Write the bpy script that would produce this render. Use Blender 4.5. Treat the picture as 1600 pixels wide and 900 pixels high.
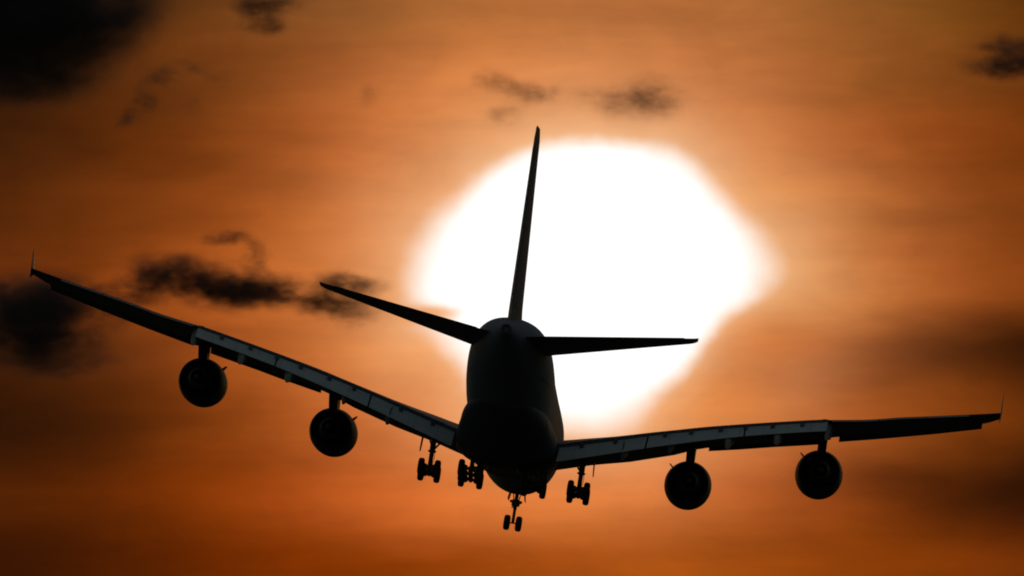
import bpy, bmesh, math, random
from mathutils import Vector, Matrix

for o in list(bpy.data.objects):
    bpy.data.objects.remove(o, do_unlink=True)
S = bpy.context.scene
COL = S.collection
rad = math.radians

# ------------------------------------------------------------------ camera
ELEV = 4.0                      # the long lens looks four degrees above the horizon
FPX = 22900.0                   # focal length in pixels of a 1600 px wide frame
EYE = Vector((0, 0, 1.8))
cam = bpy.data.objects.new('camera', bpy.data.cameras.new('camera'))
COL.objects.link(cam)
cam.location = EYE
cam.rotation_euler = (rad(90 + ELEV), 0, 0)
cam.data.sensor_width = 36
cam.data.lens = FPX / 1600 * 36
cam.data.clip_start = 1
cam.data.clip_end = 120000
S.camera = cam

# ------------------------------------------------------------------ light, exposure
S.view_settings.view_transform = 'Standard'
S.view_settings.look = 'None'
S.view_settings.exposure = 0
S.view_settings.gamma = 1
S.view_settings.use_curve_mapping = False
S.render.engine = 'CYCLES'
S.cycles.use_denoising = True
S.cycles.max_bounces = 5
S.cycles.volume_bounces = 0
S.cycles.volume_step_rate = 1.0
S.cycles.filter_width = 1.9

SUN_AZ = 0.30                   # degrees to the right of straight ahead
SUN_EL = 4.03
sun = bpy.data.objects.new('sun', bpy.data.lights.new('sun', 'SUN'))
COL.objects.link(sun)
sun.data.energy = 0.15
sun.data.angle = rad(0.53)
sun.data.color = (1.0, 0.62, 0.32)
_d = Vector((math.sin(rad(SUN_AZ)) * math.cos(rad(SUN_EL)), math.cos(rad(SUN_AZ)) * math.cos(rad(SUN_EL)), math.sin(rad(SUN_EL))))
sun.rotation_euler = _d.to_track_quat('Z', 'Y').to_euler()
sun.location = (0, 0, 300)


def lin(c):
    r = []
    for v in c:
        v /= 255.0
        r.append(v / 12.92 if v <= 0.04045 else ((v + 0.055) / 1.055) ** 2.4)
    return (*r, 1.0)


class NT:
    """small helper for writing node trees"""
    def __init__(self, tree):
        self.t = tree
        self.n = tree.nodes
        self.l = tree.links

    def put(self, sock, v):
        if isinstance(v, bpy.types.NodeSocket):
            self.l.new(v, sock)
        elif v is not None:
            sock.default_value = v

    def m(self, op, a, b=None, c=None, clamp=False):
        n = self.n.new('ShaderNodeMath')
        n.operation = op
        n.use_clamp = clamp
        for i, v in enumerate((a, b, c)):
            if v is not None:
                self.put(n.inputs[i], v)
        return n.outputs[0]

    def v(self, op, a, b=None, scale=None):
        n = self.n.new('ShaderNodeVectorMath')
        n.operation = op
        self.put(n.inputs[0], a)
        if b is not None:
            self.put(n.inputs[1], b)
        if scale is not None:
            self.put(n.inputs['Scale'], scale)
        return n.outputs['Value'] if op in ('LENGTH', 'DISTANCE', 'DOT_PRODUCT') else n.outputs[0]

    def step(self, x, lo, hi, a=0.0, b=1.0, kind='SMOOTHSTEP'):
        n = self.n.new('ShaderNodeMapRange')
        n.interpolation_type = kind
        self.put(n.inputs['Value'], x)
        for k, q in (('From Min', lo), ('From Max', hi), ('To Min', a), ('To Max', b)):
            self.put(n.inputs[k], q)
        return n.outputs[0]

    def noise(self, vec, scale, detail=4, rough=0.5, dist=0.0):
        n = self.n.new('ShaderNodeTexNoise')
        self.put(n.inputs['Vector'], vec)
        n.inputs['Scale'].default_value = scale
        n.inputs['Detail'].default_value = detail
        n.inputs['Roughness'].default_value = rough
        n.inputs['Distortion'].default_value = dist
        return n.outputs['Fac'], n.outputs['Color']

    def xyz(self, x, y, z=0.0):
        n = self.n.new('ShaderNodeCombineXYZ')
        for i, q in enumerate((x, y, z)):
            self.put(n.inputs[i], q)
        return n.outputs[0]


def build_sky():
    w = bpy.data.worlds.new('World')
    S.world = w
    w.use_nodes = True
    T = NT(w.node_tree)
    T.n.clear()
    out = T.n.new('ShaderNodeOutputWorld')
    sky = T.n.new('ShaderNodeTexSky')
    sky.sky_type = 'NISHITA'
    sky.sun_disc = False
    sky.sun_elevation = rad(SUN_EL)
    sky.sun_rotation = rad(SUN_AZ)
    sky.air_density = 1.2
    sky.dust_density = 1.0
    sky.ozone_density = 1.5
    bg1 = T.n.new('ShaderNodeBackground')
    bg1.inputs['Strength'].default_value = SKY_STRENGTH
    T.l.new(sky.outputs[0], bg1.inputs['Color'])

    tc = T.n.new('ShaderNodeTexCoord')
    d = tc.outputs['Generated']
    sp = T.n.new('ShaderNodeSeparateXYZ')
    T.l.new(d, sp.inputs[0])
    az = T.m('ARCTAN2', sp.outputs[0], sp.outputs[1])
    el = T.m('ARCSINE', sp.outputs[2])
    # azimuth and elevation about the sun, in thousandths of a fixed angular unit (1 = 4 degrees of arc)
    k = FPX / 1600
    U0 = T.m('MULTIPLY_ADD', az, k * math.cos(rad(ELEV)), 0.5)
    V0 = T.m('MULTIPLY_ADD', T.m('SUBTRACT', el, rad(ELEV)), -k, 0.28125)
    # drifting veils: a horizontal warp of the bands
    P = T.xyz(U0, T.m('MULTIPLY', V0, 2.6), 3.1)
    _, wc = T.noise(P, 5.0, 3, 0.5)
    ws = T.n.new('ShaderNodeSeparateXYZ')
    T.l.new(wc, ws.inputs[0])
    U = T.m('ADD', U0, T.m('MULTIPLY_ADD', ws.outputs[0], 0.10, -0.05))
    V = T.m('ADD', V0, T.m('MULTIPLY_ADD', ws.outputs[1], 0.045, -0.0225))
    acc = None
    n_rows = len(VEIL)
    for j, (yy, cols) in enumerate(VEIL):
        y = yy / 1600
        cr = T.n.new('ShaderNodeValToRGB')
        cr.color_ramp.interpolation = 'B_SPLINE'
        e = cr.color_ramp.elements
        while len(e) < len(cols):
            e.new(0.5)
        for i, c in enumerate(cols):
            e[i].position = i / (len(cols) - 1)
            e[i].color = lin(c)
        T.l.new(U, cr.inputs[0])
        step = VEIL[1][0] / 1600
        if j == 0:
            wgt = T.step(V, y, y + step, 1, 0)
        elif j == n_rows - 1:
            wgt = T.step(V, y - step, y)
        else:
            wgt = T.m('MULTIPLY', T.step(V, y - step, y), T.step(V, y, y + step, 1, 0))
        cc = T.v('SCALE', cr.outputs[0], scale=wgt)
        acc = cc if acc is None else T.v('ADD', acc, cc)
    # thin streaks in the haze
    s1, _ = T.noise(T.xyz(U0, T.m('MULTIPLY', V0, 7.0), 0.4), 4.5, 4, 0.55)
    s2, _ = T.noise(T.xyz(U0, T.m('MULTIPLY', V0, 1.8), 7.4), 11.0, 5, 0.6)
    streak = T.m('ADD', T.m('MULTIPLY_ADD', s1, 0.50, 0.75), T.m('MULTIPLY_ADD', s2, 0.16, -0.08))
    s3, _ = T.noise(T.xyz(U0, T.m('MULTIPLY', V0, 1.5), 2.2), 7.0, 6, 0.62, 0.8)
    streak = T.m('MULTIPLY', streak, T.m('MULTIPLY_ADD', s3, 0.42, 0.79))
    gm = T.n.new('ShaderNodeGamma')
    T.l.new(T.v('SCALE', acc, scale=streak), gm.inputs[0])
    gm.inputs[1].default_value = 1.07
    acc = gm.outputs[0]
    # the sun, spread by thin cloud into a wide bright patch, bitten into by thicker veils
    _, gc = T.noise(T.xyz(U0, V0, 9.0), 9.0, 4, 0.5)
    gs = T.n.new('ShaderNodeSeparateXYZ')
    T.l.new(gc, gs.inputs[0])
    gu = T.m('ADD', U0, T.m('MULTIPLY_ADD', gs.outputs[0], 0.04, -0.02))
    gv = T.m('ADD', V0, T.m('MULTIPLY_ADD', gs.outputs[1], 0.034, -0.017))
    du = T.m('MULTIPLY_ADD', gu, 1600 / 272, -926 / 272)
    dv = T.m('MULTIPLY_ADD', gv, 1600 / 222, -440 / 222)
    dist = T.v('LENGTH', T.xyz(du, dv, 0))
    for (bx, by, rx, ry, amp) in BITES:
        q = T.v('LENGTH', T.xyz(T.m('MULTIPLY_ADD', gu, 1600 / rx, -bx / rx), T.m('MULTIPLY_ADD', gv, 1600 / ry, -by / ry), 0))
        g = T.m('EXPONENT', T.m('MULTIPLY', T.m('MULTIPLY', q, q), -1.0))
        dist = T.m('ADD', dist, T.m('MULTIPLY', g, amp))
    # crisp upper limb, soft ragged lower right where the veils thicken
    soft = T.step(T.m('ADD', U0, T.m('MULTIPLY', V0, 1.2)), 0.72, 1.05, 0.0, 1.0)
    soft = T.m('ADD', soft, T.step(U0, 0.50, 0.41, 0.0, 0.9))
    core = T.step(dist, T.m('MULTIPLY_ADD', soft, 0.10, 1.075), T.m('MULTIPLY_ADD', soft, -0.09, 0.89))
    halo = T.m('EXPONENT', T.m('MULTIPLY', T.m('MAXIMUM', T.m('SUBTRACT', dist, 0.96), 0.0), -4.2))
    acc = T.v('MULTIPLY', acc, (0.98, 1.0, 0.86))

    def mixc(a, colour, fac):
        n = T.n.new('ShaderNodeMix')
        n.data_type = 'RGBA'
        T.l.new(fac, n.inputs[0])
        T.l.new(a, n.inputs[6])
        n.inputs[7].default_value = colour
        return n.outputs[2]
    acc = mixc(acc, lin((252, 206, 160)), T.m('MULTIPLY', halo, 0.85))
    acc = mixc(acc, (1.15, 1.14, 1.13, 1), core)
    bg2 = T.n.new('ShaderNodeBackground')
    T.l.new(acc, bg2.inputs['Color'])
    bg2.inputs['Strength'].default_value = 1.0
    # the sunset glow fades into the plain evening sky away from the sun
    ang = T.v('LENGTH', T.xyz(T.m('SUBTRACT', U0, 0.57), T.m('MULTIPLY', T.m('SUBTRACT', V0, 0.27), 1.6), 0))
    fac = T.step(ang, 0.74, 1.5, 1.0, 0.0)
    fwd = T.m('GREATER_THAN', sp.outputs[1], 0.0)
    mix = T.n.new('ShaderNodeMixShader')
    T.l.new(T.m('MULTIPLY', fac, fwd), mix.inputs[0])
    T.l.new(bg1.outputs[0], mix.inputs[1])
    T.l.new(bg2.outputs[0], mix.inputs[2])
    T.l.new(mix.outputs[0], out.inputs['Surface'])


SKY_STRENGTH = 0.06
# colour of the glowing veil by direction (rows of elevation, columns of azimuth)
VEIL = [
 (0,   [(40,20,8),(78,41,15),(118,68,30),(165,102,56),(188,114,62),(188,114,66),(170,104,58),(138,84,33),(96,50,13)]),
 (110, [(48,24,9),(92,47,16),(140,76,32),(192,110,60),(216,132,74),(216,132,76),(188,110,60),(146,84,35),(106,52,16)]),
 (220, [(64,33,13),(92,44,14),(134,66,20),(204,112,56),(228,144,80),(230,144,82),(206,119,62),(160,82,33),(114,54,13)]),
 (330, [(86,41,13),(120,59,20),(158,78,28),(218,124,60),(240,156,90),(242,162,95),(232,146,76),(172,91,42),(122,60,16)]),
 (440, [(98,46,16),(146,70,22),(200,104,44),(236,142,70),(244,164,98),(244,164,98),(242,162,92),(192,101,45),(134,65,22)]),
 (550, [(70,33,12),(100,49,18),(182,90,36),(232,136,66),(244,164,98),(244,164,98),(214,115,50),(108,52,15),(52,24,8)]),
 (660, [(52,25,9),(78,36,10),(148,70,18),(206,106,46),(240,152,86),(240,154,86),(216,118,52),(158,78,24),(94,44,10)]),
 (770, [(88,39,9),(104,45,7),(148,64,10),(196,94,38),(230,126,58),(224,124,56),(174,82,26),(92,41,8),(40,18,7)]),
 (880, [(64,27,6),(84,35,4),(120,48,3),(144,60,4),(158,72,10),(174,86,20),(162,78,18),(136,62,10),(118,52,12)]),
]
BITES = [(1150, 575, 80, 60, 0.36), (692, 490, 58, 14, 0.20), (680, 575, 60, 60, 0.16), (1100, 640, 90, 50, 0.28), (1215, 520, 90, 45, 0.3), (1190, 290, 80, 60, 0.10), (690, 300, 60, 60, 0.08)]
build_sky()


# ------------------------------------------------------------------ helpers
def tag(o, label=None, cat=None, group=None, kind=None):
    for kx, v in (('label', label), ('category', cat), ('group', group), ('kind', kind)):
        if v:
            o[kx] = v
    return o


def material(name, col, rough=0.5, metal=0.0, var=0.12, nscale=0.6, bump=0.0, lines=None, windows=None):
    m = bpy.data.materials.new(name)
    m.use_nodes = True
    T = NT(m.node_tree)
    b = T.n['Principled BSDF']
    tc = T.n.new('ShaderNodeTexCoord')
    f, _ = T.noise(tc.outputs['Object'], nscale, 5, 0.6)
    g, _ = T.noise(T.v('MULTIPLY', tc.outputs['Object'], (1.0, 0.12, 1.0)), nscale * 5, 3, 0.6)
    fac = T.m('ADD', T.m('MULTIPLY_ADD', f, 2 * var, 1 - var), T.m('MULTIPLY_ADD', g, var, -var / 2))
    if lines:                                   # rivet and panel seams every so many metres
        sp = T.n.new('ShaderNodeSeparateXYZ')
        T.l.new(tc.outputs['Object'], sp.inputs[0])
        for axis, gap, wdt in lines:
            fr = T.m('FRACT', T.m('DIVIDE', sp.outputs[axis], gap))
            seam = T.m('LESS_THAN', fr, wdt / gap)
            fac = T.m('MULTIPLY', fac, T.m('MULTIPLY_ADD', seam, -0.45, 1.0))
    if windows:                                 # two rows of cabin windows along the skin
        sp = T.n.new('ShaderNodeSeparateXYZ')
        T.l.new(tc.outputs['Object'], sp.inputs[0])
        wy = T.m('MULTIPLY', T.m('SUBTRACT', T.m('FRACT', T.m('DIVIDE', sp.outputs[1], .64)), .5), .64 / .12)
        inside = T.m('COMPARE', sp.outputs[1], 3.0, 26.0)
        for z in windows:
            wz = T.m('DIVIDE', T.m('SUBTRACT', sp.outputs[2], z), .17)
            hole = T.m('LESS_THAN', T.m('ADD', T.m('MULTIPLY', wy, wy), T.m('MULTIPLY', wz, wz)), 1.0)
            fac = T.m('MULTIPLY', fac, T.m('MULTIPLY_ADD', T.m('MULTIPLY', hole, inside), -0.85, 1.0))
    T.l.new(T.v('SCALE', (*col, ), scale=fac), b.inputs['Base Color'])
    b.inputs['Roughness'].default_value = rough
    b.inputs['Metallic'].default_value = metal
    b.inputs['Specular IOR Level'].default_value = 0.25
    return m


M = dict(
    fairing=material('fairing_paint', (0.24, 0.24, 0.235), 0.6, 0, 0.35, 1.6),
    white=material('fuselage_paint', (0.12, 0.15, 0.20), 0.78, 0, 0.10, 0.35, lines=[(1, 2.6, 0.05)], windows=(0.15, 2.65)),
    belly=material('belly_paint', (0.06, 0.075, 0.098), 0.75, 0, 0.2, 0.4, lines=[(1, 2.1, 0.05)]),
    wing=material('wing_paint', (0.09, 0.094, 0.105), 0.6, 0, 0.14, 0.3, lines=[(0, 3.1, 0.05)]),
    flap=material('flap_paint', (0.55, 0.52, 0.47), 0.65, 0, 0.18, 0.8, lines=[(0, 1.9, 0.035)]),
    dark=material('dark_cavity_paint', (0.03, 0.03, 0.032), 0.7),
    metal=material('bare_metal', (0.42, 0.40, 0.38), 0.35, 0.9),
    hot=material('burnt_nozzle_metal', (0.05, 0.045, 0.042), 0.6, 0.2),
    strut=material('gear_grey_paint', (0.08, 0.08, 0.082), 0.6, 0.0),
    rubber=material('tyre_rubber', (0.022, 0.021, 0.020), 0.8),
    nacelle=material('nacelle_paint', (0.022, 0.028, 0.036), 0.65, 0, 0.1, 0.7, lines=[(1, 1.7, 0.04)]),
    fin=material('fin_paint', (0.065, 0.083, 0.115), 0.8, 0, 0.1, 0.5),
)

OFF = Vector((0, 36, 0))        # station 36 m aft of the nose is the aircraft's origin


def link_mesh(name, verts, faces, mat, parent=None, smooth=True, offset=True):
    me = bpy.data.meshes.new(name)
    if offset:
        verts = [Vector(v) + OFF for v in verts]
    me.from_pydata([tuple(v) for v in verts], [], faces)
    bm = bmesh.new()
    bm.from_mesh(me)
    bmesh.ops.remove_doubles(bm, verts=bm.verts, dist=1e-5)
    bmesh.ops.recalc_face_normals(bm, faces=bm.faces)
    bm.to_mesh(me)
    bm.free()
    me.materials.append(mat)
    if smooth:
        for p in me.polygons:
            p.use_smooth = True
        me.set_sharp_from_angle(angle=rad(38))
    o = bpy.data.objects.new(name, me)
    COL.objects.link(o)
    if parent:
        o.parent = parent
    return o


class MB:
    def __init__(self):
        self.v = []
        self.f = []

    def loft(self, rings, cap=True, closed=True):
        n = len(rings[0])
        b = len(self.v)
        for r in rings:
            self.v += [tuple(p) for p in r]
        for i in range(len(rings) - 1):
            for j in range(n if closed else n - 1):
                a, c = b + i * n + j, b + i * n + (j + 1) % n
                self.f.append((a, c, c + n, a + n))
        if cap:
            self.f.append(tuple(b + j for j in range(n)))
            self.f.append(tuple(b + (len(rings) - 1) * n + j for j in reversed(range(n))))
        return self

    def tube(self, a, b, r0, r1=None, n=14):
        a, b = Vector(a), Vector(b)
        r1 = r0 if r1 is None else r1
        ax = (b - a).normalized()
        s = ax.orthogonal().normalized()
        t = ax.cross(s)
        L = (b - a).length
        bev = min(0.25 * min(r0, r1), 0.2 * L)
        prof = [(0, r0 - bev), (bev / L, r0), (1 - bev / L, r1), (1, r1 - bev)]
        rings = []
        for f, r in prof:
            c = a.lerp(b, f)
            rings.append([c + (s * math.cos(2 * math.pi * i / n) + t * math.sin(2 * math.pi * i / n)) * r for i in range(n)])
        return self.loft(rings)

    def path(self, pts, r, n=8):
        for p, q in zip(pts, pts[1:]):
            self.tube(p, q, r, n=n)
        return self

    def lathe(self, c, prof, ax=Vector((0, 1, 0)), n=64, cap=False, up=Vector((0, 0, 1))):
        """prof: (distance along axis, radius)"""
        ax = Vector(ax).normalized()
        s = ax.cross(up).normalized()
        t = s.cross(ax)
        rings = [[Vector(c) + ax * d + (s * math.cos(2 * math.pi * i / n) + t * math.sin(2 * math.pi * i / n)) * max(r, 1e-4) for i in range(n)] for d, r in prof]
        return self.loft(rings, cap=cap)

    def box(self, lo, hi, bev=0.02):
        lo, hi = Vector(lo), Vector(hi)
        bev = min(bev, 0.3 * min((hi - lo)))
        def ring(z, i):
            return [(lo.x + i, lo.y + i + bev, z), (lo.x + i + bev, lo.y + i, z), (hi.x - i - bev, lo.y + i, z), (hi.x - i, lo.y + i + bev, z),
                    (hi.x - i, hi.y - i - bev, z), (hi.x - i - bev, hi.y - i, z), (lo.x + i + bev, hi.y - i, z), (lo.x + i, hi.y - i - bev, z)]
        return self.loft([ring(lo.z, bev), ring(lo.z + bev, 0), ring(hi.z - bev, 0), ring(hi.z, bev)])

    def build(self, name, mat, parent=None, smooth=True):
        return link_mesh(name, self.v, self.f, mat, parent, smooth)


def interp(x, tab):
    if x <= tab[0][0]:
        return tab[0][1]
    for (x0, y0), (x1, y1) in zip(tab, tab[1:]):
        if x <= x1:
            return y0 + (y1 - y0) * (x - x0) / (x1 - x0)
    return tab[-1][1]


def smooth_tab(x, tab):
    """Catmull-Rom through a table"""
    n = len(tab)
    if x <= tab[0][0]:
        return tab[0][1]
    if x >= tab[-1][0]:
        return tab[-1][1]
    for i in range(n - 1):
        if x <= tab[i + 1][0]:
            break
    x0, x1 = tab[i][0], tab[i + 1][0]
    t = (x - x0) / (x1 - x0)
    p1, p2 = tab[i][1], tab[i + 1][1]
    m1 = (p2 - tab[i - 1][1]) / (x1 - tab[i - 1][0]) * (x1 - x0) if i > 0 else p2 - p1
    m2 = (tab[i + 2][1] - p1) / (tab[i + 2][0] - x0) * (x1 - x0) if i + 2 < n else p2 - p1
    return (2 * t**3 - 3 * t**2 + 1) * p1 + (t**3 - 2 * t**2 + t) * m1 + (-2 * t**3 + 3 * t**2) * p2 + (t**3 - t**2) * m2


# ------------------------------------------------------------------ ground, out of sight below the frame
def build_ground():
    m = material('grassland', (0.05, 0.055, 0.03), 0.95, 0, 0.35, 0.01)
    n = 48
    rings = []
    for r in (0.01, 60, 400, 2000, 8000, 24000, 60000):
        rings.append([(r * math.cos(2 * math.pi * i / n), r * math.sin(2 * math.pi * i / n), 0.0) for i in range(n)])
    b = MB()
    b.loft(rings, cap=False)
    o = link_mesh('ground', b.v, b.f, m, None, False, offset=False)
    tag(o, kind='structure')


build_ground()

# ------------------------------------------------------------------ the airliner
airliner = bpy.data.objects.new('airliner', None)
COL.objects.link(airliner)
airliner.empty_display_size = 5
tag(airliner, 'large four-engined double-deck airliner seen from behind, banked, landing gear and flaps down', 'airplane')
YAW, PITCH, ROLL = rad(-1.603), rad(-7.162), rad(8.554)
Rm = Matrix.Rotation(YAW, 4, 'Z') @ Matrix.Rotation(PITCH, 4, 'X') @ Matrix.Rotation(ROLL, 4, 'Y')
T0 = Matrix.Translation(Vector((0.151, 1207.7, -9.836)))
airliner.matrix_world = Matrix.Translation(EYE) @ Matrix.Rotation(rad(ELEV), 4, 'X') @ T0 @ Rm

# --- fuselage: station y (from the nose, aft negative): half width, top, bottom
FUS = [(0, .04, -1.25, -1.33), (-.4, .75, -.55, -2.0), (-1.2, 1.35, .05, -2.6), (-3, 2.25, 1.5, -3.35), (-5, 2.85, 2.7, -3.8), (-8, 3.3, 3.75, -4.1),
       (-11, 3.5, 4.12, -4.2), (-15, 3.57, 4.21, -4.2), (-30, 3.57, 4.21, -4.2), (-45, 3.57, 4.40, -4.15), (-49, 3.56, 4.6, -3.75),
       (-53, 3.50, 4.72, -2.95), (-57, 3.32, 4.68, -1.85), (-60, 2.98, 4.48, -.95), (-63, 2.40, 4.12, -.05), (-66, 1.62, 3.62, .78), (-68.5, .95, 3.12, 1.42), (-69.8, .64, 2.88, 1.75), (-70.5, .46, 2.72, 1.88)]


def fus_at(y):
    hw = smooth_tab(-y, [(-a, b) for a, b, c, d in FUS])
    tp = smooth_tab(-y, [(-a, c) for a, b, c, d in FUS])
    bt = smooth_tab(-y, [(-a, d) for a, b, c, d in FUS])
    return hw, tp, bt


def fus_ring(y, n=72, grow=0.0):
    hw, tp, bt = fus_at(y)
    zc, hh = (tp + bt) / 2, (tp - bt) / 2
    out = []
    for i in range(n):
        a = 2 * math.pi * i / n
        c, s = math.cos(a), math.sin(a)
        e = 2.3 if s > 0 and y < -45 else 2.12
        out.append((math.copysign(abs(c) ** (2 / e), c) * (hw + grow), y, zc + math.copysign(abs(s) ** (2 / e), s) * (hh + grow)))
    return out


ys = [0, -.15, -.4, -.8, -1.2, -2, -3, -4, -5, -6.5, -8, -9.5, -11, -13, -15] + [-15 - 2 * i for i in range(1, 15)] + [-43 - 1.2 * i for i in range(0, 22)] + [-69.2, -69.8, -70.2, -70.5]
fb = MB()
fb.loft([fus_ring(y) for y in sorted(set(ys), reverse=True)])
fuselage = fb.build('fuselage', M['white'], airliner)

# auxiliary power exhaust in the tail cone
b = MB()
b.lathe((0, -70.35, 2.30), [(0.0, .40), (-.30, .385), (-.42, .36), (-.42, .28), (.2, .26), (.2, 0)], n=36)
b.build('auxiliary_exhaust', M['hot'], fuselage)

# belly fairing
BF = [(-16.5, 2.0, -3.1, -2.6, -4.0), (-20, 3.2, -2.9, -1.2, -4.15), (-24, 3.8, -2.7, -.2, -4.25), (-28, 4.1, -2.9, .3, -4.5), (-32, 4.2, -3.3, .4, -4.85), (-38, 4.2, -3.6, .4, -5.1),
      (-42, 4.05, -3.3, .3, -4.95), (-45, 3.8, -3.0, 0, -4.55), (-49, 3.45, -2.4, -.4, -3.95), (-53, 2.7, -2.0, -.8, -3.1), (-55.5, 1.8, -1.75, -1.2, -2.3)]
rings = []
for k in range(40):
    y = -16.5 - 39 * k / 39
    hw, zc, tp, bt = (smooth_tab(-y, [(-r[0], r[i]) for r in BF]) for i in (1, 2, 3, 4))
    ring = []
    for i in range(56):
        a = 2 * math.pi * i / 56
        c, sn = math.cos(a), math.sin(a)
        if sn >= 0:
            ring.append((c * hw, y, zc + sn * (tp - zc)))
        else:
            ring.append((math.copysign(abs(c) ** .92, c) * hw, y, zc - abs(sn) ** .88 * (zc - bt)))
    rings.append(ring)
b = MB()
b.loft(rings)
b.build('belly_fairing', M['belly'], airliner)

# --- wings
LE = [(3.2, -21.2), (14.9, -30.3), (25.7, -38.0), (38.8, -47.3), (39.9, -48.6)]
TE = [(3.2, -38.7), (14.5, -42.2), (25.7, -46.8), (38.8, -51.3), (39.9, -51.8)]
ZT = [(3.2, -2.95), (4.6, -2.72), (6.5, -2.28), (9, -1.68), (12.6, -.82), (16.3, -.04), (21.6, .90), (25.9, 1.56), (29.2, 1.95), (31.9, 2.44), (34.5, 2.83), (38.3, 3.42), (39.9, 3.68)]
ZB = [(3.2, -2.75), (6.5, -2.12), (9.75, -1.72), (13.8, -.88), (14.9, -.45), (16.1, -.18), (26.85, 1.38), (38.5, 3.12), (39.9, 3.58)]
TK = [(3.2, 2.15), (8, 1.75), (14.5, 1.30), (25.7, .92), (38.3, .42), (39.9, .28)]
FLAP_END = 26.1


def section(x, n=22):
    """closed airfoil ring at span x, upper surface from the trailing edge forward then lower surface aft"""
    yl, yt = interp(x, LE), interp(x, TE)
    zt, zb, tk = smooth_tab(x, ZT), interp(x, ZB), interp(x, TK)
    ch = yl - yt
    zn = zb + 0.30 * tk - 0.03 * ch          # nose point
    blunt = 0.30 if x < FLAP_END else 0.05
    if x < 9:
        blunt += 0.2 * (9 - x) / 6
    up, lo = [], []
    for i in range(n + 1):
        s = 0.5 * (1 + math.cos(math.pi * i / n))       # 1 at TE, 0 at LE
        th = 5 * tk * (0.2969 * math.sqrt(s) - .1260 * s - .3516 * s * s + .2843 * s**3 - .1036 * s**4)
        base = zn + (zt - zn) * s
        camber = 0.10 * tk * math.sin(math.pi * s) if s < 1 else 0
        y = yl - ch * s
        up.append((x, y, base + th * 0.98 + camber))
        lo.append((x, y, base - th * 0.92 + camber - blunt * s ** 3))
    return up + lo[::-1][1:]


def wing_skin(x0, x1, side, step=0.9):
    n = max(2, int((x1 - x0) / step))
    return [[(side * p[0], p[1], p[2]) for p in section(x0 + (x1 - x0) * i / n)] for i in range(n + 1)]


def lift(ring, amount):
    return [(p[0], p[1], p[2] + amount) for p in ring]


FLAP = [(4.3, 2.6, 1.42), (11.6, 2.3, 1.22), (19.5, 1.85, 0.93), (26.1, 1.6, 0.86)]    # span, aft reach, drop


def flap_ring(x, side):
    yt = interp(x, TE)
    aft = interp(x, [(a, c) for a, c, d in FLAP])
    drop = interp(x, [(a, d) for a, c, d in FLAP])
    ztop = smooth_tab(x, ZT) - interp(x, [(4.3, .34), (8, .30), (12, .26), (26.1, .24)])
    L = math.hypot(aft, drop)
    ex, ez = -aft / L, -drop / L                      # unit vector aft and down
    nx, nz = -ez, ex                                  # towards forward-down
    top, bot = [], []
    fwd = 0.8
    for i in range(9):
        s = -fwd + (L + fwd) * i / 8
        q = (s + fwd) / (L + fwd)
        bulge = 0.10 * math.sin(math.pi * min(1, q * 1.1)) if q < .91 else 0.02
        th = 0.34 * (1 - q) ** .7 * math.sqrt(min(1, q * 9 + .02)) + 0.03
        py, pz = yt + ex * s, ztop + ez * s
        top.append((side * x, py - nx * bulge * .0 + .0, pz + bulge * .35))
        bot.append((side * x, py + th * 1.2, pz - th))
    return top + bot[::-1]


SLATZ = [(16.2, -.66), (19, -.33), (21.5, .03), (25.2, .48), (26.9, .83), (29.1, 1.14), (30.8, 1.39), (33.4, 1.81), (34.8, 2.04), (38.5, 2.72)]


def slat_ring(x, side):
    yl, zb, zs = interp(x, LE), interp(x, ZB), interp(x, SLATZ)
    zc = (zb + zs) / 2 + .12
    out = []
    hh = max(.16, (zb - zs) / 2 + .10)
    tilt = 0.45
    for i in range(14):
        a = 2 * math.pi * i / 14
        yy = .62 * math.cos(a)
        zz = hh * math.sin(a)
        out.append((side * x, yl + .55 + yy, zc + .07 + zz - tilt * yy * .5))
    return out


def fence_ring(y0, y1, z, x, t):
    n = 10
    out = []
    for i in range(n):
        s = i / n
        a = 2 * math.pi * s
        out.append((x + t * math.sin(a), (y0 + y1) / 2 + (y0 - y1) / 2 * math.cos(a), z))
    return out


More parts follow.
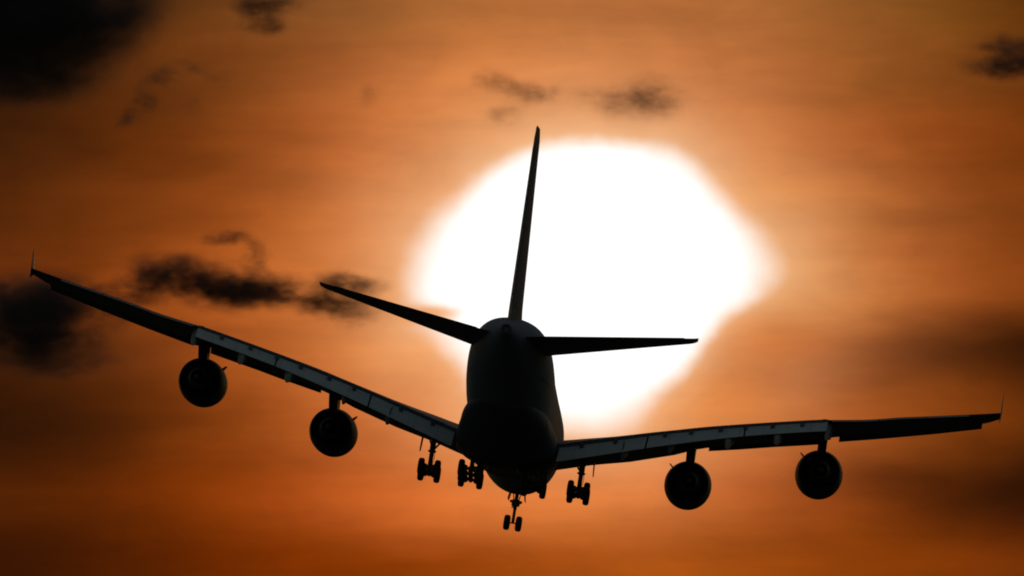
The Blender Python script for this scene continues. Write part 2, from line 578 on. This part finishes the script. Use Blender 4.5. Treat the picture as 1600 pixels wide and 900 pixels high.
for side in (-1, 1):
    wb = MB()
    wb.loft(wing_skin(2.6, FLAP_END, side) + wing_skin(FLAP_END + .02, 39.9, side))
    wing = wb.build('wing', M['wing'], airliner)
    # flaps, three a side
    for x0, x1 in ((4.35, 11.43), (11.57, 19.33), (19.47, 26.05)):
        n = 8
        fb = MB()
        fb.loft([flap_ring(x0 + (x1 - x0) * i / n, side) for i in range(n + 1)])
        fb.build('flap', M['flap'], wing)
    # hinge brackets between spoilers and flaps
    for x in (6.2, 8.9, 12.9, 15.0, 17.4, 19.4, 21.6, 24.0):
        yt, zt = interp(x, TE), smooth_tab(x, ZT)
        hb = MB()
        hb.box((side * x - .16, yt - .75, zt - .62), (side * x + .16, yt + .25, zt - .16), .06)
        hb.build('hinge_bracket', M['wing'], wing)
    # slats
    for x0, x1 in ((16.25, 20.63), (20.64, 25.35), (26.95, 30.83), (30.84, 34.73), (34.74, 38.5)):
        n = 5
        sb = MB()
        sb.loft([slat_ring(x0 + (x1 - x0) * i / n, side) for i in range(n + 1)])
        sb.build('slat', M['wing'], wing)
    # ailerons: thin drooped trailing edge panels
    for x0, x1 in ((26.35, 30.1), (30.16, 33.9), (33.96, 37.4)):
        ab = MB()
        n = 4
        rings = []
        for i in range(n + 1):
            x = x0 + (x1 - x0) * i / n
            yt, zt = interp(x, TE), smooth_tab(x, ZT)
            c = 1.05
            rings.append([(side * x, yt + .10, zt - .015), (side * x, yt - c * .5, zt - .13), (side * x, yt - c, zt - .26), (side * x, yt - c, zt - .29), (side * x, yt - c * .5, zt - .22), (side * x, yt + .10, zt - .16)])
        ab.loft(rings)
        ab.build('aileron', M['wing'], wing)
    # spoilers: panels lying on the rear of the upper skin
    for k in range(8):
        x0 = 5.2 + k * 2.55
        x1 = x0 + 2.47
        pb = MB()
        rings = []
        for i in range(4):
            x = x0 + (x1 - x0) * i / 3
            sec = section(x)
            yt = interp(x, TE)
            zs = []
            for q in (0.02, .5, 1.0, 1.5):
                yy = yt + q
                up = [p for p in sec[:23]]
                zz = up[0][2]
                for a, c in zip(up, up[1:]):
                    if a[1] <= yy <= c[1]:
                        zz = a[2] + (c[2] - a[2]) * (yy - a[1]) / (c[1] - a[1])
                zs.append((yy, zz))
            rings.append([(side * x, yy, zz + .035) for yy, zz in zs] + [(side * x, yy, zz - .03) for yy, zz in reversed(zs)])
        pb.loft(rings)
        pb.build('spoiler', M['wing'], wing)
    # flap track fairings
    for x, wd, dep, aft in ((9.75, .32, .95, 2.5), (13.5, .30, .80, 2.3), (18.2, .44, .82, 2.4), (22.15, .42, .80, 2.3), (26.15, .36, .78, 1.7)):
        yt, zt = interp(x, TE), smooth_tab(x, ZT)
        rings = []
        for k in range(13):
            q = k / 12
            yy = yt + 4.2 - (4.2 + aft) * q
            r = math.sin(math.pi * min(1, .12 + q * .80)) ** .6
            drp = 0.0 if yy > yt + .5 else (yt + .5 - yy) * 0.42
            zc = zt - .72 - drp - .12 * (1 - q)
            rings.append([(side * x + wd * r * math.copysign(abs(math.cos(a)) ** .6, math.cos(a)), yy, zc + dep * r * .75 * math.copysign(abs(math.sin(a)) ** .75, math.sin(a))) for a in [2 * math.pi * i / 16 for i in range(16)]])
        tb = MB()
        tb.loft(rings)
        tb.build('flap_track_fairing', M['fairing'] if x > 15 else M['wing'], wing)
    # wingtip fence, a swept arrowhead above and below the tip
    fb = MB()
    X = side * 39.93
    prof = [(-.62, -50.7, -51.9, .02), (-.3, -49.8, -51.95, .05), (0, -48.5, -51.95, .09), (.5, -49.3, -52.1, .07), (1.0, -50.3, -52.3, .05), (1.62, -51.7, -52.6, .02)]
    fb.loft([fence_ring(a, c, 3.55 + z, X, t) for z, a, c, t in prof])
    fb.build('wingtip_fence', M['wing'], wing)

# --- tailplanes
HL = [(0.6, -56.6), (15.3, -68.3)]
HT = [(0.6, -66.2), (15.3, -71.3)]
for side in (-1, 1):
    def hsec(x, frac0=0.0, frac1=1.0, n=12, dz=0.0):
        yl, yt = interp(x, HL), interp(x, HT)
        tipround = 1.0 if x < 14.6 else math.sqrt(max(0.02, 1 - ((x - 14.6) / .75) ** 2))
        yl = yt + (yl - yt) * (0.35 + .65 * tipround) if x > 14.6 else yl
        ztt = smooth_tab(x, HZT)
        znn = interp(x, HZN)
        tk = interp(x, [(0.6, 1.0), (15.3, .30)])
        ch = yl - yt
        up, lo = [], []
        for i in range(n + 1):
            s = frac0 + (frac1 - frac0) * 0.5 * (1 + math.cos(math.pi * i / n))
            th = 5 * tk * (0.2969 * math.sqrt(s) - .1260 * s - .3516 * s * s + .2843 * s**3 - .1036 * s**4)
            base = znn + (ztt - znn) * s
            up.append((side * x, yl - ch * s, base + th * .8))
            lo.append((side * x, yl - ch * s, base - th))
        return up + lo[::-1][1:]
    HZT = [(0.6, 2.30), (15.3, 3.72)]
    HZN = [(0.6, 1.9), (15.3, 3.78)]
    xs = [0.6 + i for i in range(14)] + [14.6, 14.9, 15.1, 15.25, 15.33]
    hb = MB()
    hb.loft([hsec(x) for x in xs])
    hs = hb.build('tailplane', M['wing'], airliner)
    for x0, x1 in ((2.6, 8.4), (8.46, 14.2)):
        eb = MB()
        rings = []
        for i in range(5):
            x = x0 + (x1 - x0) * i / 4
            yt, zt = interp(x, HT), smooth_tab(x, HZT)
            c = 0.12
            rings.append([(side * x, yt + 1.9, zt + .20 + .04), (side * x, yt - c, zt + .03), (side * x, yt - c, zt - .0), (side * x, yt + 1.9, zt - .22)])
        eb.loft(rings)
        eb.build('elevator', M['wing'], hs)

# --- fin
FL = [(2.6, -50.5), (4.2, -53.6), (5.4, -56.2), (18.2, -66.9), (18.7, -67.5), (18.82, -68.0)]
FT = [(2.6, -66.0), (4.2, -66.3), (18.2, -71.3), (18.7, -71.4), (18.82, -71.3)]


def finsec(z, f0=0.0, f1=1.0, n=14, extra=0.0):
    yl, yt = interp(z, FL), interp(z, FT)
    tk = interp(z, [(2.6, 1.5), (4.2, 1.18), (5.5, 1.05), (18.1, .46), (18.72, .34)]) + extra
    ch = yl - yt
    a, c = [], []
    for i in range(n + 1):
        s = f0 + (f1 - f0) * .5 * (1 + math.cos(math.pi * i / n))
        th = 5 * tk * (0.2969 * math.sqrt(s) - .1260 * s - .3516 * s * s + .2843 * s**3 - .1036 * s**4)
        a.append((th, yl - ch * s, z))
        c.append((-th, yl - ch * s, z))
    return a + c[::-1][1:]


b = MB()
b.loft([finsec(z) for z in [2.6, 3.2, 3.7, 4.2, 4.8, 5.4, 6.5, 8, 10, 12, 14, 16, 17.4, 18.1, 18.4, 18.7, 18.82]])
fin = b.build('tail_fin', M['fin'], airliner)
for z0, z1 in ((4.9, 10.9), (10.98, 17.3)):
    rb = MB()
    rings = []
    for i in range(5):
        z = z0 + (z1 - z0) * i / 4
        r = finsec(z, .68, 1.0, 8, .05)
        rings.append([(p[0] * 1.0 + math.copysign(.018, p[0] if i_ < 9 else -1) if True else 0, p[1] - .03, p[2]) for i_, p in enumerate(r)])
    rb.loft(rings)
    rb.build('rudder', M['fin'], fin)


# --- engines
def engine(x, y, z, side):
    """nacelle with lip at local y 0; x, z is the axis; toed in a little"""
    toe = rad(1.6)
    ax = Vector((-side * math.sin(toe), math.cos(toe), 0.03)).normalized()
    c = Vector((side * x, y, z))
    nb = MB()
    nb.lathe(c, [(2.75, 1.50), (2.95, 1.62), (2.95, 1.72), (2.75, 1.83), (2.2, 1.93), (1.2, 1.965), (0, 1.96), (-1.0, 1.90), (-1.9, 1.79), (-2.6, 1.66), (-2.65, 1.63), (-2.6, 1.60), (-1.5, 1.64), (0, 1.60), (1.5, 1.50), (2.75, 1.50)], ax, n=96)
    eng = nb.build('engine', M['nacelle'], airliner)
    MB().lathe(c, [(-.6, 1.62), (-.6, .5), (-.65, .5), (-.65, 1.62)], ax, n=48).build('fan_frame', M['dark'], eng)
    MB().lathe(c, [(-.6, 1.10), (-1.5, 1.12), (-2.6, 1.02), (-3.6, .80), (-4.2, .66), (-4.2, .62), (-3.6, .70), (-3.0, .72), (-3.0, .2)], ax, n=56).build('core_cowl', M['hot'], eng)
    MB().lathe(c, [(-3.0, .42), (-3.8, .40), (-4.4, .28), (-4.9, .10), (-5.0, .0)], ax, n=32).build('exhaust_cone', M['hot'], eng)
    fan = MB()
    s = ax.cross(Vector((0, 0, 1))).normalized()
    t = s.cross(ax)
    for k in range(24):
        a = 2 * math.pi * k / 24
        rd = s * math.cos(a) + t * math.sin(a)
        tg = ax.cross(rd)
        rr = []
        for q in range(5):
            r = .38 + (1.52 - .38) * q / 4
            w = .17 + .05 * q / 4
            tw = .5 + .5 * q / 4
            dirv = (ax * (1 - tw * .7) + tg * tw).normalized()
            cc = c + ax * 1.6 + rd * r
            nn = rd.cross(dirv) * .012
            rr.append([cc + dirv * w + nn, cc - dirv * w + nn, cc - dirv * w - nn, cc + dirv * w - nn])
        fan.loft(rr)
    fan.lathe(c, [(2.25, .0), (2.1, .16), (1.8, .32), (1.4, .42), (1.2, .42), (1.2, .0)], ax, n=32)
    fan.build('fan', M['metal'], eng)
    # strake on the inboard shoulder
    sd = MB()
    ang = rad(48)
    rd = Vector((-side * math.sin(ang), 0, math.cos(ang)))
    tg = Vector((side * math.cos(ang), 0, math.sin(ang)))
    base = c + rd * 1.90
    r0 = [base + ax * 1.7 + tg * .03, base + ax * .0 + tg * .03, base + ax * .0 - tg * .03, base + ax * 1.7 - tg * .03]
    r1 = [base + ax * .9 + rd * .50 + tg * .02, base + ax * .0 + rd * .42 + tg * .02, base + ax * .0 + rd * .42 - tg * .02, base + ax * .9 + rd * .50 - tg * .02]
    sd.loft([r0, r1])
    sd.build('strake', M['nacelle'], eng)
    # pylon up to the wing
    pb = MB()
    zt = interp(x, ZB) + .35
    rings = []
    for k in range(12):
        q = k / 11
        yy = y + 1.3 - 12.6 * q * (1.0 if x < 20 else .88)
        hw = .36 * math.sin(math.pi * min(.97, .10 + q * .80)) ** .55
        top = z + 2.0 + (zt - z - 2.0) * min(1, q / .32) if q < .32 else zt + .10
        bot = z + 1.2 if q < .42 else min(zt - .25, z + 1.2 + (q - .42) / .5 * (zt - z - 1.2))
        xx = side * x - side * math.sin(toe) * .2 * (yy - y)
        rings.append([(xx - hw, yy, bot + .05), (xx - hw * .75, yy, bot), (xx + hw * .75, yy, bot), (xx + hw, yy, bot + .05), (xx + hw, yy, top - .05), (xx + hw * .6, yy, top), (xx - hw * .6, yy, top), (xx - hw, yy, top - .05)])
    pb.loft(rings)
    pb.build('pylon', M['nacelle'], eng)


for side in (-1, 1):
    engine(14.9, -28.1, -3.36, side)
    engine(25.7, -36.6, -1.80, side)


# --- landing gear
def wheel(c, r, w, parent):
    c = Vector(c)
    b = MB()
    h = w / 2
    prof = [(-h, r * .56), (-h * .98, r * .70), (-h * .88, r * .86), (-h * .62, r * .965), (-h * .45, r), (-h * .40, r * .985), (-h * .34, r), (0, r * 1.004),
            (h * .34, r), (h * .40, r * .985), (h * .45, r), (h * .62, r * .965), (h * .88, r * .86), (h * .98, r * .70), (h, r * .56), (h * .7, r * .5), (-h * .7, r * .5), (-h, r * .56)]
    b.lathe(c, prof, Vector((1, 0, 0)), n=40)
    # hub shares the wheel's mesh
    b.lathe(c, [(-h * .8, .0), (-h * .8, r * .2), (-h * .55, r * .25), (-h * .55, r * .52), (h * .55, r * .52), (h * .55, r * .25), (h * .8, r * .2), (h * .8, .0)], Vector((1, 0, 0)), n=24)
    return b.build('wheel', M['rubber'], parent)


def bogie_gear(x, y, z, top, axles, sep, pitch, name, wr=.70, ww=.53, kind='wing'):
    """x signed. z = bogie pivot. axles = offsets along the beam, front positive"""
    side = 1 if x > 0 else -1
    st = MB()
    piv = Vector((x, y, z))
    st.tube((x, y + .12, top), (x, y, z + 1.45), .24, .23)
    st.tube((x, y + .02, z + 1.5), piv, .19, .19)
    st.tube((x - .34, y + .10, z + 1.62), (x + .34, y + .10, z + 1.62), .08)
    # torque link, aft of the strut
    st.path([(x - .12, y - .15, z + 1.35), (x - .05, y - .62, z + .80), (x - .10, y - .12, z + .22)], .05)
    st.path([(x + .12, y - .15, z + 1.35), (x + .05, y - .62, z + .80), (x + .10, y - .12, z + .22)], .05)
    gear = st.build(name, M['strut'], airliner)
    d = Vector((0, math.cos(pitch), math.sin(pitch)))
    bb = MB()
    a0, a1 = max(axles), min(axles)
    bb.tube(piv + d * (a0 + .25), piv + d * (a1 - .25), .2)
    for a in axles:
        q = piv + d * a
        bb.tube(q - Vector((sep / 2, 0, 0)), q + Vector((sep / 2, 0, 0)), .13)
        for s2 in (-1, 1):        # brake packs
            bb.tube(q + Vector((s2 * (sep / 2 - .52), 0, 0)), q + Vector((s2 * (sep / 2 - .12), 0, 0)), .26, .34)
    bb.path([piv + d * (a0 - .1) + Vector((0, 0, .2)), piv + Vector((0, .15, .75))], .05)
    bb.path([piv + d * (a1 + .1) + Vector((.14, 0, .16)), piv + d * (a0 - .1) + Vector((.14, 0, .16))], .035)
    bb.build('bogie_beam', M['strut'], gear)
    for a in axles:
        for s2 in (-1, 1):
            wheel(piv + d * a + Vector((s2 * sep / 2, 0, 0)), wr, ww, gear)
    br = MB()
    if kind == 'wing':
        br.path([(x - side * .1, y + .05, z + 1.75), (x - side * .95, y + .1, top - .15), (x - side * 1.9, y + .1, top + .1)], .085)
        br.path([(x - side * .2, y, top - .45), (x - side * .95, y + .1, top - .15)], .05)
        br.path([(x, y + .1, z + 1.7), (x, y + 1.9, top)], .07)
        br.path([(x + side * .10, y, z + 2.0), (x + side * .55, y, top - .1)], .055)
    else:
        br.path([(x, y + .05, z + 1.6), (x, y + 2.2, top)], .085)
        br.path([(x, y, z + 1.7), (x - side * .5, y - .3, top)], .06)
    br.build('side_brace', M['strut'], gear)
    hose = MB()
    pts = [(x + .22, y - .22, top - .2), (x + .25, y - .30, z + 1.6), (x + .30, y - .5, z + .95), (x + .16, y - .3, z + .25)]
    hose.path(pts, .022, n=6)
    hose.build('brake_hose', M['dark'], gear)
    return gear


def door(pts, t, gear, name='gear_door'):
    """pts: outline in (y, z) going round; x0,x1 per point"""
    b = MB()
    r0 = [(p[0] - t, p[1], p[2]) for p in pts]
    r1 = [(p[0] + t, p[1], p[2]) for p in pts]
    b.loft([r0, r1])
    b.build(name, M['belly'], gear, smooth=False)


for side in (-1, 1):
    g = bogie_gear(side * 6.23, -33.6, -5.95, -2.9, (.85, -.85), 1.35, rad(-11), 'wing_landing_gear', kind='wing')
    x = side * 7.15
    door([(x, -32.6, -2.9), (x, -34.4, -2.9), (x + side * .05, -34.3, -3.9), (x + side * .08, -33.9, -4.45), (x + side * .08, -33.2, -4.45), (x + side * .05, -32.8, -3.9)], .035, g)
    g = bogie_gear(side * 2.63, -37.0, -6.12, -4.4, (1.7, 0, -1.7), 1.53, rad(-9), 'body_landing_gear', kind='body')
    x = side * 1.15
    door([(x, -34.6, -4.85), (x, -39.6, -4.75), (x - side * .03, -39.4, -5.15), (x - side * .05, -38.6, -5.4), (x - side * .05, -35.6, -5.4), (x - side * .03, -34.8, -5.2)], .04, g)

# nose gear
st = MB()
nx, ny, nz = 0.0, -5.0, -6.28
st.tube((nx, ny + .10, -3.4), (nx, ny, nz + 1.15), .17, .16)
st.tube((nx, ny, nz + 1.2), (nx, ny, nz), .13)
st.tube((nx - .5, ny, nz), (nx + .5, ny, nz), .055)
st.path([(nx, ny - .12, nz + 1.15), (nx, ny - .48, nz + .70), (nx, ny - .10, nz + .2)], .05)
st.path([(nx, ny + .05, nz + 1.5), (nx, ny + 1.8, -3.6)], .07)
st.path([(nx - .2, ny + .02, nz + 1.9), (nx - .35, ny + .1, -3.6)], .045)
st.path([(nx + .2, ny + .02, nz + 1.9), (nx + .35, ny + .1, -3.6)], .045)
ngear = st.build('nose_landing_gear', M['strut'], airliner)
for s2 in (-1, 1):
    wheel((nx + s2 * .50, ny, nz), .65, .54, ngear)
cb = MB()
cb.box((nx - .34, ny - .28, nz + 1.45), (nx + .34, ny + .22, nz + 2.0), .05)
cb.tube((nx - .30, ny - .1, nz + 1.3), (nx + .42, ny - .1, nz + 1.3 + .45), .06)
cb.build('steering_box', M['strut'], ngear)
for s2 in (-1, 1):
    MB().lathe((nx + s2 * .42, ny + .1, nz + 1.85), [(.16, .11), (.16, .02), (.10, .0)], n=20).tube((nx + s2 * .42, ny - .05, nz + 1.85), (nx + s2 * .42, ny + .24, nz + 1.85), .115).build('landing_light', M['metal'], ngear)
    x = s2 * .62
    door([(x, ny + 2.2, -3.6), (x, ny - .5, -3.7), (x + s2 * .1, ny - .4, -4.25), (x + s2 * .1, ny + 2.0, -4.2)], .03, ngear)


# ------------------------------------------------------------------ dark ragged clouds far behind the airliner
CLOUD_D = 12000.0
PXM = CLOUD_D / FPX             # metres per photo pixel at that range


def direction_point(px, py, D):
    """point D metres out in the direction given by azimuth/elevation offsets (in units of 1/22900 rad)"""
    a = rad(ELEV)
    u, v = (px - 800) / FPX, (450 - py) / FPX
    return EYE + Vector((u * D, D * (math.cos(a) - v * math.sin(a)), D * (math.sin(a) + v * math.cos(a))))


def cloud(blobs, label, dens=0.03, nscale=0.03, amp=1.5, lo=0.45, hi=1.1, seed=0.0, col=(.22, .2, .19), depth=1.0, stretch=(.75, 1, 1.2), dist=CLOUD_D, detail=7):
    """blobs: (px, py, rx, ry) in pixels; real lumps of vapour with depth"""
    k = dist / FPX
    cx = sum(b[0] for b in blobs) / len(blobs)
    cy = sum(b[1] for b in blobs) / len(blobs)
    org = direction_point(cx, cy, dist)
    L = []
    random.seed(int(seed * 10) + 5)
    bm = bmesh.new()
    for (px, py, rx, ry, *w) in blobs:
        dy = random.uniform(-.25, .25) * rx * k
        c = Vector(((px - cx) * k, dy, -(py - cy) * k))
        ry_d = depth * (rx * ry) ** .5 * k
        L.append((c, Vector((rx * k, ry_d, ry * k)), w[0] if w else 1.0))
        mat = Matrix.Translation(c) @ Matrix.Diagonal((rx * k * 2.4, ry_d * 2.2, ry * k * 2.6, 1))
        bmesh.ops.create_icosphere(bm, subdivisions=3, radius=1.0, matrix=mat)
    me = bpy.data.meshes.new('dark_cloud')
    bm.to_mesh(me)
    bm.free()
    tmp = bpy.data.objects.new('tmp', me)
    COL.objects.link(tmp)
    md = tmp.modifiers.new('r', 'REMESH')
    md.mode = 'VOXEL'
    md.voxel_size = min(min(q[1].x, q[1].z) for q in L) * .55
    dg = bpy.context.evaluated_depsgraph_get()
    dg.update()
    me2 = bpy.data.meshes.new_from_object(tmp.evaluated_get(dg))
    me2.name = 'dark_cloud'
    bpy.data.objects.remove(tmp)
    o = bpy.data.objects.new('dark_cloud', me2)
    COL.objects.link(o)
    o.location = org
    m = bpy.data.materials.new('cloud_vapour')
    m.use_nodes = True
    T = NT(m.node_tree)
    T.n.clear()
    out = T.n.new('ShaderNodeOutputMaterial')
    tc = T.n.new('ShaderNodeTexCoord')
    p0 = tc.outputs['Object']
    ps = T.v('MULTIPLY', T.v('ADD', p0, (seed * 100, seed * 37, seed * 11)), stretch)
    _, wc = T.noise(ps, nscale * .55, 6, .62)
    warp = T.v('MULTIPLY', T.v('SUBTRACT', wc, (.5, .5, .5)), (1.5 * amp / nscale, .8 * amp / nscale, .95 * amp / nscale))
    p = T.v('ADD', p0, warp)
    field = None
    for c, r, w in L:
        q = T.v('MULTIPLY', T.v('SUBTRACT', p, tuple(c)), (1 / r.x, 1 / r.y, 1 / r.z))
        d2 = T.v('DOT_PRODUCT', q, q)
        g = T.m('MULTIPLY', T.m('EXPONENT', T.m('MULTIPLY', d2, -1.0)), w)
        field = g if field is None else T.m('ADD', field, g)
    nf, _ = T.noise(ps, nscale, detail, .62)
    nf2, _ = T.noise(ps, nscale * 3.2, 5, .65)
    f2 = T.m('MULTIPLY', field, T.m('ADD', T.m('MULTIPLY_ADD', nf, 3.6, -.90), T.m('MULTIPLY_ADD', nf2, 2.1, -1.05)))
    st = T.step(f2, lo * .5, hi * 1.5, kind='LINEAR')
    den = T.m('MULTIPLY', T.m('POWER', st, 1.35), dens * 5.5)
    # nothing at the hull itself
    vol = T.n.new('ShaderNodeVolumePrincipled')
    vol.inputs['Color'].default_value = (*col, 1)
    vol.inputs['Anisotropy'].default_value = 0.0
    T.l.new(den, vol.inputs['Density'])
    T.l.new(vol.outputs[0], out.inputs['Volume'])
    m.cycles.volume_step_rate = .35
    me2.materials.clear()
    me2.materials.append(m)
    tag(o, label, 'cloud', 'dark ragged clouds drifting in front of the sunset')
    return o


cloud([(-40, -40, 185, 120, 1.8), (80, 0, 120, 85, 1.3), (20, 80, 90, 66, 1.1), (100, 110, 55, 38, .8), (200, 15, 60, 50, .7), (50, 130, 60, 34, .6), (150, 75, 55, 40, .6)],
      'huge black cloud filling the top left corner of the sky', dens=.026, nscale=.024, seed=.3, lo=.2, hi=2.0, amp=.9)
cloud([(408, 14, 32, 26, 1.3), (422, 40, 20, 15, .9), (450, 0, 40, 16, .7), (385, 0, 26, 14, .6)], 'small dark cloud at the top edge, right of the huge black cloud', nscale=.055, seed=1.1, dens=.03, lo=.2, hi=1.5)
cloud([(203, 186, 20, 14, 1.1), (222, 155, 20, 22, .9), (250, 118, 32, 15, .9), (300, 104, 28, 11, .8), (335, 120, 26, 14, .5), (290, 165, 40, 24, .35)], 'faint curved wisp of cloud below the huge black cloud', nscale=.06, seed=2.2, dens=.03, lo=.15, hi=1.5)
cloud([(0, 472, 120, 36, 1.6), (80, 485, 70, 30, 1.2), (15, 515, 100, 34, 1.3), (85, 528, 66, 28, .9), (135, 446, 34, 14, .9), (30, 562, 100, 26, .7), (130, 566, 84, 24, .6), (165, 500, 44, 26, .6)],
      'long black cloud at the left edge beneath the raised wingtip', nscale=.035, seed=3.7, dens=.022, lo=.2, hi=1.5)
cloud([(235, 430, 38, 30, 1.1), (290, 430, 48, 30, 1.2), (345, 452, 52, 28, 1.6), (400, 448, 48, 24, 1.6), (445, 458, 36, 18, 1.3), (485, 478, 36, 17, 1.2), (522, 470, 36, 26, 1.3), (545, 444, 46, 17, 1.2), (570, 490, 40, 24, .6), (180, 458, 44, 15, .8), (230, 460, 40, 16, .8)],
      'long dark cloud bank stretched behind the left wing and tailplane tip', nscale=.048, seed=4.1, dens=.034, lo=.2, hi=1.5)
cloud([(338, 372, 24, 9, 1.1), (372, 367, 24, 11, 1.2), (398, 385, 17, 16, 1.1), (404, 412, 15, 18, 1.0), (375, 410, 26, 12, .4)], 'hooked wisp of dark cloud above the long cloud bank', nscale=.075, seed=5.3, dens=.034, lo=.2, hi=1.5)
cloud([(1012, 146, 40, 27, 1.2), (990, 165, 42, 26, 1.1), (940, 155, 48, 18, 1.1), (1048, 160, 30, 18, 1.0)], 'small brown cloud just above the sun, right of the tail fin tip', nscale=.055, seed=6.2, dens=.013, lo=.12, hi=1.7)
cloud([(768, 120, 30, 12, .9), (802, 137, 32, 13, .9), (838, 152, 34, 15, 1.0), (788, 184, 30, 19, .8), (868, 138, 22, 9, .6)], 'thin broken wisp of cloud above the tail fin tip', nscale=.055, seed=7.2, dens=.028, lo=.12, hi=1.7)
cloud([(1600, 96, 50, 22, 1.4), (1545, 104, 46, 13, 1.3), (1570, 68, 50, 14, 1.0)], 'small dark cloud at the right edge of the sky', nscale=.05, seed=8.4, dens=.032, lo=.2, hi=1.5)
cloud([(577, 150, 14, 15, 1.0)], 'tiny smudge of cloud left of the thin broken wisp', nscale=.07, seed=9.1, dens=.012, lo=.12, hi=1.5)
